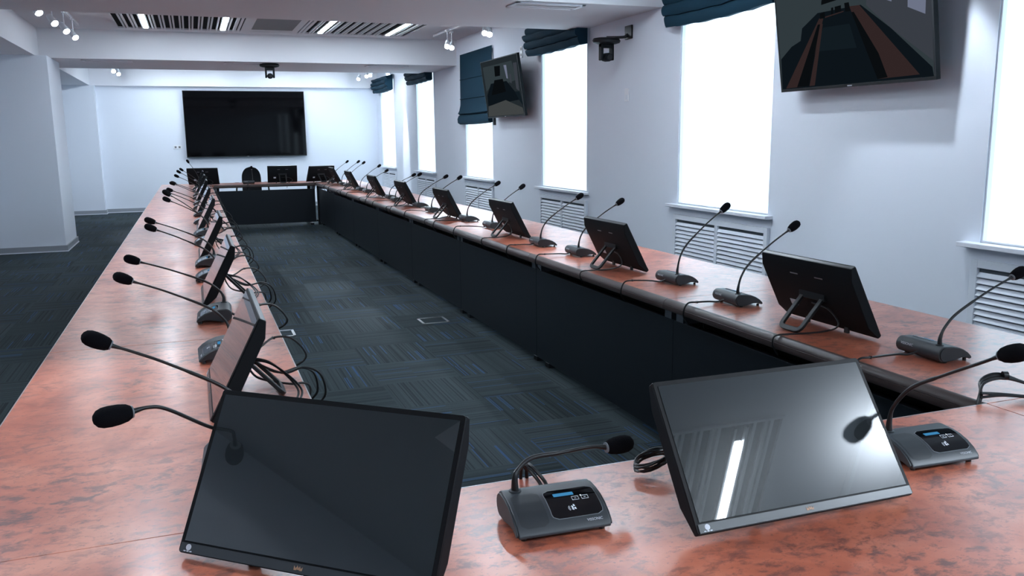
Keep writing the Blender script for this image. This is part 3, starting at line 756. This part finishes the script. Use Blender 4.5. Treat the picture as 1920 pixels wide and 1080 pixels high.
    text_mesh('rear_brand_print', 'VISSONIC', .0125, M['ink'], t, Matrix.Translation(pos) @ Matrix((xx, yy, n)).transposed().to_4x4(), 1.0)
    bm = bm_new(); lathe(bm, [(.013, .050), (.0125, .0585), (.009, .060)], Matrix.Translation((-.066, .040, 0)), 20); obj('neck_socket', bm, M['micdark'], t)
    for x, y, rad in ((-.08, .03, .008), (.08, .03, .008), (-.08, -.055, .006), (.08, -.055, .006)):
        bm = bm_new(); lathe(bm, [(rad, 0), (rad, .009)], Matrix.Translation((x, y, 0)), 12); obj('rubber_foot', bm, M['rubber'], t)
    bm = bm_new(); p = [S(.052, .37, .0016), S(.054, .37, .0016), S(.054, .39, .0016), S(.052, .39, .0016)]; bm.faces.new([bm.verts.new(q) for q in p]); obj('status_light', bm, M['led'], dp)
def gooseneck(t, head, hdir, bend=None, rise=.10):
    """head: world centre of the foam; hdir: world direction of the foam axis (neck -> tip)"""
    inv = (Matrix.Translation(t.location) @ Matrix.Rotation(t.rotation_euler.z, 4, 'Z')).inverted()
    h = inv @ Vector(head); d = (inv.to_3x3() @ Vector(hdir)).normalized()
    s0 = Vector((-.066, .040, .056)); MID = [(.06, .30), (.22, .50), (.60, .77), (.85, .92)]
    if not bend: q = h - s0; d = Vector((q.x * .78, q.y * .78, q.z * .5)).normalized()
    neck = h - d * .030
    mids = [inv @ Vector(b) for b in bend] if bend else [s0 + Vector((0, 0, rise)) + (neck - s0) * .10 * Vector((1, 1, 0)).length / 1.414 * 1.0]
    if not bend: q = neck - s0; K = MID; mids = [s0 + Vector((q.x * a, q.y * a, q.z * b)) for a, b in K]
    path = smoothpath([s0 + Vector((0, 0, -.003)), s0 + Vector((0, 0, .028))] + mids + [neck], 9)
    n = len(path); rad = []
    tot = [0]
    for a, b in zip(path, path[1:]): tot.append(tot[-1] + (b - a).length)
    for L in tot:
        e = tot[-1] - L
        rad.append(.0085 - (L / .05) * .0038 if L < .05 else .0047 if L < tot[-1] * .55 else .0036 if e > .025 else .0036 + (.025 - e) * .10)
    bm = bm_new(); tube(bm, path, rad, 10); obj('gooseneck', bm, M['rubber'], t)
    bm = bm_new()
    mm = axis_m(h, d)
    lathe(bm, [(.004, -.0325), (.0115, -.031), (.0155, -.024), (.0182, -.010), (.0190, .004), (.0180, .016), (.0145, .025), (.008, .0305), (.001, .0325)], mm, 22); fo = obj('foam_windscreen', bm, M['foam'], t)
    bm = bm_new(); lathe(bm, [(.0085, -.0345), (.0112, -.0338), (.0112, -.0315), (.009, -.031)], mm, 18); obj('collar', bm, M['ring'], fo)
def mic_cable(t, e, over=.0, dbl=False, side=.02, up=.022):
    bm = bm_new()
    for o in ((0, .012) if dbl else (0,)):
        pts = [(.0 + o, .066, .022), (.012 + o, .095, .012), (.02 + side * .5 + o, .135, .008 + up * .3), (side + o, e - .05, up), (side + .003 + o, e - .008 + over * .4, up * .6 + .006 + over * .15), (side + .006 + o * 1.2, e + .010 + over, -.008), (side + .010 + o, e + .010 + over, -.045), (side + .015, e - .02, -.085)]
        tube(bm, smoothpath(pts, 7), .0040, 7)
    tube(bm, [(side - .004, e - .052, up), (side + .004, e - .046, up)], .0055, 7)
    obj('cable', bm, M['rubber'], t)
mic0 = thing('conference_microphone', 'x', 'microphone'); mic_base_parts(mic0)
first = [True]
def mic(loc, rz, head, hdir, label, group, bend=None, edge=.29, over=0., dbl=False, side=.02, up=.022, cable=True):
    if first[0]: t = mic0; first[0] = False
    else: t = dup(mic0, skip=('gooseneck', 'foam_windscreen', 'cable'))
    t.location = loc; t.rotation_euler = (0, 0, rz); t['label'] = label
    if group: t['group'] = group
    gooseneck(t, head, hdir, bend)
    if cable: mic_cable(t, edge, over, dbl, side, up)
    return t
oR = ['nearest', 'second', 'third', 'fourth', 'fifth', 'sixth', 'seventh', 'eighth', 'ninth', 'tenth', 'eleventh', 'twelfth', 'thirteenth', 'fourteenth', 'fifteenth', 'sixteenth']
RH = [(2.61, 2.05, 1.026), (2.51, 3.09, 1.094), (2.544, 3.67, 1.134), (2.546, 4.82, 1.088), (2.518, 5.37, 1.09), (2.58, 6.64, 1.092), (2.596, 7.3, 1.088), (2.57, 8.39, 1.099), (2.624, 9.09, 1.081), (2.57, 10.04, 1.072), (2.611, 10.5, 1.048), (2.567, 11.9, 1.058), (2.567, 12.4, 1.112), (2.567, 13.6, 1.13), (2.57, 14.08, 1.136), (2.558, 15.1, 1.114)]
RX = [2.315, 2.262, 2.302, 2.294, 2.262, 2.345, 2.335, 2.30, 2.34, 2.30, 2.33, 2.31, 2.31, 2.32, 2.32, 2.33]
for i, hd in enumerate(RH):
    by = hd[1] + .06
    mic((RX[i], by, .75), PI / 2 + random.uniform(-.05, .05), hd, (.8, -.03, .62), '%s black gooseneck microphone of the window side row' % oR[i], 'microphones along the window side row', edge=RX[i] - 2.008, side=random.uniform(.0, .04), up=random.uniform(.012, .03))
LH = [(-0.232, 2.06, 1.061), (-0.252, 3.13, 1.041), (-0.266, 3.81, 1.017), (-0.238, 4.93, 1.043), (-0.265, 5.49, 1.033), (-0.194, 6.66, 1.13), (-0.215, 7.26, 1.046), (-0.238, 8.36, 1.045), (-0.235, 9.16, 1.022), (-0.227, 10.16, 1.039), (-0.229, 10.76, 1.018), (-0.207, 11.86, 1.057), (-0.186, 12.46, 1.091), (-0.163, 13.56, 1.086), (-0.068, 14.2, 1.191)]
for i, hd in enumerate(LH):
    by = hd[1] - .06
    mic((.042, by, .75), -PI / 2 + random.uniform(-.06, .06), hd, (-.93, -.02, .36), '%s black gooseneck microphone of the left row' % oR[i], 'microphones along the left row', edge=.236, over=.045 if i < 9 else .02, dbl=i % 2 == 0, up=.045, side=-.02)
mic((.618, 1.437, .75), math.radians(-3), (.800, 1.505, .860), (1, .05, .03), 'foreground gooseneck microphone unit with lit panel between the two nearest monitors', 'microphones on the foreground table',
    bend=[(.562, 1.485, .848), (.595, 1.492, .866), (.66, 1.496, .866), (.73, 1.502, .866)], edge=.215, dbl=True, side=.0, up=.05)
mic((1.558, 1.425, .75), math.radians(-3), (1.490, 1.163, 1.070), (-.02, -.90, .36), 'gooseneck microphone unit right of the foreground right monitor', 'microphones on the foreground table', edge=.235,
    bend=[(1.495, 1.46, .87), (1.493, 1.41, .93), (1.492, 1.32, .985), (1.491, 1.24, 1.03)], cable=False)
mic((.125, 1.665, .75), math.radians(-41), (-.162, 1.557, 1.032), (-.93, -.37, .0), 'gooseneck microphone behind the foreground left monitor, foam head left of its screen', 'microphones on the foreground table',
    bend=[(.100, 1.732, .87), (.055, 1.70, .918), (-.005, 1.645, .962), (-.075, 1.60, 1.020), (-.105, 1.585, 1.032)], cable=False)
mic((2.33, 1.33, .75), math.radians(35), (1.975, 1.45, 1.028), (-.9, -.2, .3), 'gooseneck microphone at the right edge of the picture, mostly out of view', 'microphones on the foreground table',
    bend=[(2.24, 1.33, .90), (2.18, 1.36, .97), (2.08, 1.41, 1.01)], cable=False)
mic((.90, 15.60, .75), PI, (.965, 15.62, 1.03), (.05, .5, .8), 'gooseneck microphone on the far cross table before the office chair', 'microphones on the far cross table', edge=.28, dbl=True, up=.01)

# loose cable bundle at the far right corner of the foreground table
bm = bm_new()
for k, o in enumerate((0, .012, .022)):
    tube(bm, smoothpath([(2.34 + o, 1.60, .757), (2.24, 1.66 + o, .775), (2.15, 1.70 + o, .80 + .004 * k), (2.07 + o * .5, 1.70 + o, .795), (2.03 + o * .4, 1.68, .765), (2.012 + o * .4, 1.675 + o * .3, .72), (2.0, 1.69, .66)], 8), .0042, 7)
for k, o in enumerate((0, .012)):
    tube(bm, smoothpath([(2.03, 1.675, .765 + o), (2.09, 1.645 + o, .772), (2.17, 1.60 + o, .765), (2.26, 1.53 + o, .757), (2.36, 1.48 + o, .756)], 8), .0042, 7)
for p in ((2.155, 1.705, .806), (2.16, 1.61, .767)): tube(bm, [(p[0] - .006, p[1] + .003, p[2]), (p[0] + .006, p[1] - .003, p[2])], .013, 10)
tag(obj('cable_bundle', bm, M['rubber']), 'black cable bundle looping over the table corner at the right edge', 'cable')
# lone bundle of monitor leads behind the left row
def leads(y, label):
    bm = bm_new(); x = .11
    for k in range(2):
        o = .010 * k
        tube(bm, smoothpath([(x, y - .02 + o, .86 - o), (x + .07, y - .05 - o, .84), (x + .13 + o, y - .16, .785), (x + .10 + o, y - .25, .757)], 8), .0034, 7)
    tube(bm, [(x + .10, y - .235, .765), (x + .10, y - .285, .757)], .006, 8)
    tube(bm, smoothpath([(x, y, .85), (x + .10, y - .02, .80), (x + .17, y + .02, .80), (x + .22, y + .03, .77), (x + .235, y + .04, .70), (x + .20, y + .05, .66)], 8), .0036, 7)
    tube(bm, smoothpath([(x, y - .01, .85), (x + .09, y + .03, .79), (x + .16, y + .06, .79), (x + .205, y + .07, .765), (x + .215, y + .08, .70), (x + .18, y + .09, .66)], 8), .0036, 7)
    tag(obj('cable_bundle', bm, M['rubber']), label, 'cable', 'cable bundles behind the left monitors')
leads(2.60, 'black cable bundle hanging behind the nearest left row monitor'); leads(4.32, 'black cable bundle hanging behind the second left row monitor')
leads(5.95, 'black cable bundle hanging behind the third left row monitor'); leads(7.75, 'black cable bundle hanging behind the fourth left row monitor')

# ------------------------------------------------------------------ office chair
c = thing('office_chair', 'black mesh office chair behind the far cross table', 'chair', (1.03, 16.75, 0))
bm = bm_new(); n = 16; fr = []
def ox(t): return .15 * (1 - max(t - .45, 0) ** 2.2 * 2.4)
rows = []
for j in range(n + 1):
    t = j / n; z = .56 + .45 * t; w = .175 * math.sqrt(max(1 - max((t - .45) / .55, 0) ** 2.6, .002)); y = .10 + .05 * math.sin(t * 2)
    rows.append([bm.verts.new((w * (k / 6 - 1), y + (.05 * (1 - abs(k / 6 - 1) ** 2)), z)) for k in range(13)])
for a, b in zip(rows, rows[1:]):
    for k in range(12): bm.faces.new((a[k], a[k + 1], b[k + 1], b[k])).smooth = True
r = bmesh.ops.extrude_face_region(bm, geom=bm.faces[:]); bmesh.ops.translate(bm, verts=[g for g in r['geom'] if isinstance(g, bmesh.types.BMVert)], vec=(0, .03, 0))
obj('backrest', bm, M['mesh'], c)
bm = bm_new(); prism(bm, rrect(.49, .48, .09, 6, 0, -.13), 'z', .44, .52); obj('seat', bm, M['mesh'], c, .02)
bm = bm_new(); tube(bm, smoothpath([(0, .02, .45), (0, .16, .46), (0, .19, .56), (0, .17, .72)], 6), .022, 10); obj('back_support', bm, M['plastic2'], c)
bm = bm_new(); lathe(bm, [(.03, .10), (.03, .30), (.018, .30), (.018, .45)], Matrix.Translation((0, -.1, 0)), 16); obj('gas_column', bm, M['blackmetal'], c)
for k in range(5):
    a = 2 * PI * k / 5 + .3; e = (.30 * math.cos(a), -.1 + .30 * math.sin(a))
    bm = bm_new(); tube(bm, [(0, -.1, .12), (e[0] * .6, -.1 + (e[1] + .1) * .6, .10), (e[0], e[1], .08)], [.028, .022, .016], 8); l = obj('base_arm', bm, M['plastic2'], c)
    bm = bm_new(); lathe(bm, [(.03, -.02), (.032, 0), (.03, .02)], axis_m((e[0], e[1], .0325), (math.sin(a), -math.cos(a), 0)), 16); obj('caster', bm, M['rubber'], l)
for s in (-1, 1):
    bm = bm_new(); tube(bm, smoothpath([(s * .20, -.1, .47), (s * .28, -.1, .48), (s * .29, -.1, .60), (s * .27, -.1, .70)], 6), .016, 8); box(bm, s * .27 - .04, s * .27 + .04, -.24, .04, .70, .725); obj('armrest', bm, M['plastic2'], c, .006)

# ------------------------------------------------------------------ camera
cam = bpy.data.cameras.new('camera'); co = bpy.data.objects.new('camera', cam); COL.objects.link(co)
yaw, pit, rol, f = .35727165, .17675321, -.01142953, 1579.639
fw = Vector((math.sin(yaw) * math.cos(pit), math.cos(yaw) * math.cos(pit), -math.sin(pit))); r0 = Vector((math.cos(yaw), -math.sin(yaw), 0)); u0 = r0.cross(fw)
rr = r0 * math.cos(rol) + u0 * math.sin(rol); uu = -r0 * math.sin(rol) + u0 * math.cos(rol)
mw = Matrix((rr, uu, -fw)).transposed().to_4x4(); mw.translation = (0, 0, 1.5); co.matrix_world = mw
cam.sensor_width = 36; cam.lens = 36 * f / 1920; cam.clip_start = .02; cam.clip_end = 100
scn.camera = co
scn.view_settings.view_transform = 'Standard'; scn.view_settings.look = 'None'; scn.view_settings.gamma = 1; scn.view_settings.use_curve_mapping = False
scn.view_settings.exposure = 1.0
scn.cycles.max_bounces = 8; scn.cycles.diffuse_bounces = 5; scn.cycles.glossy_bounces = 4; scn.cycles.transparent_max_bounces = 8
scn.cycles.sample_clamp_indirect = 6
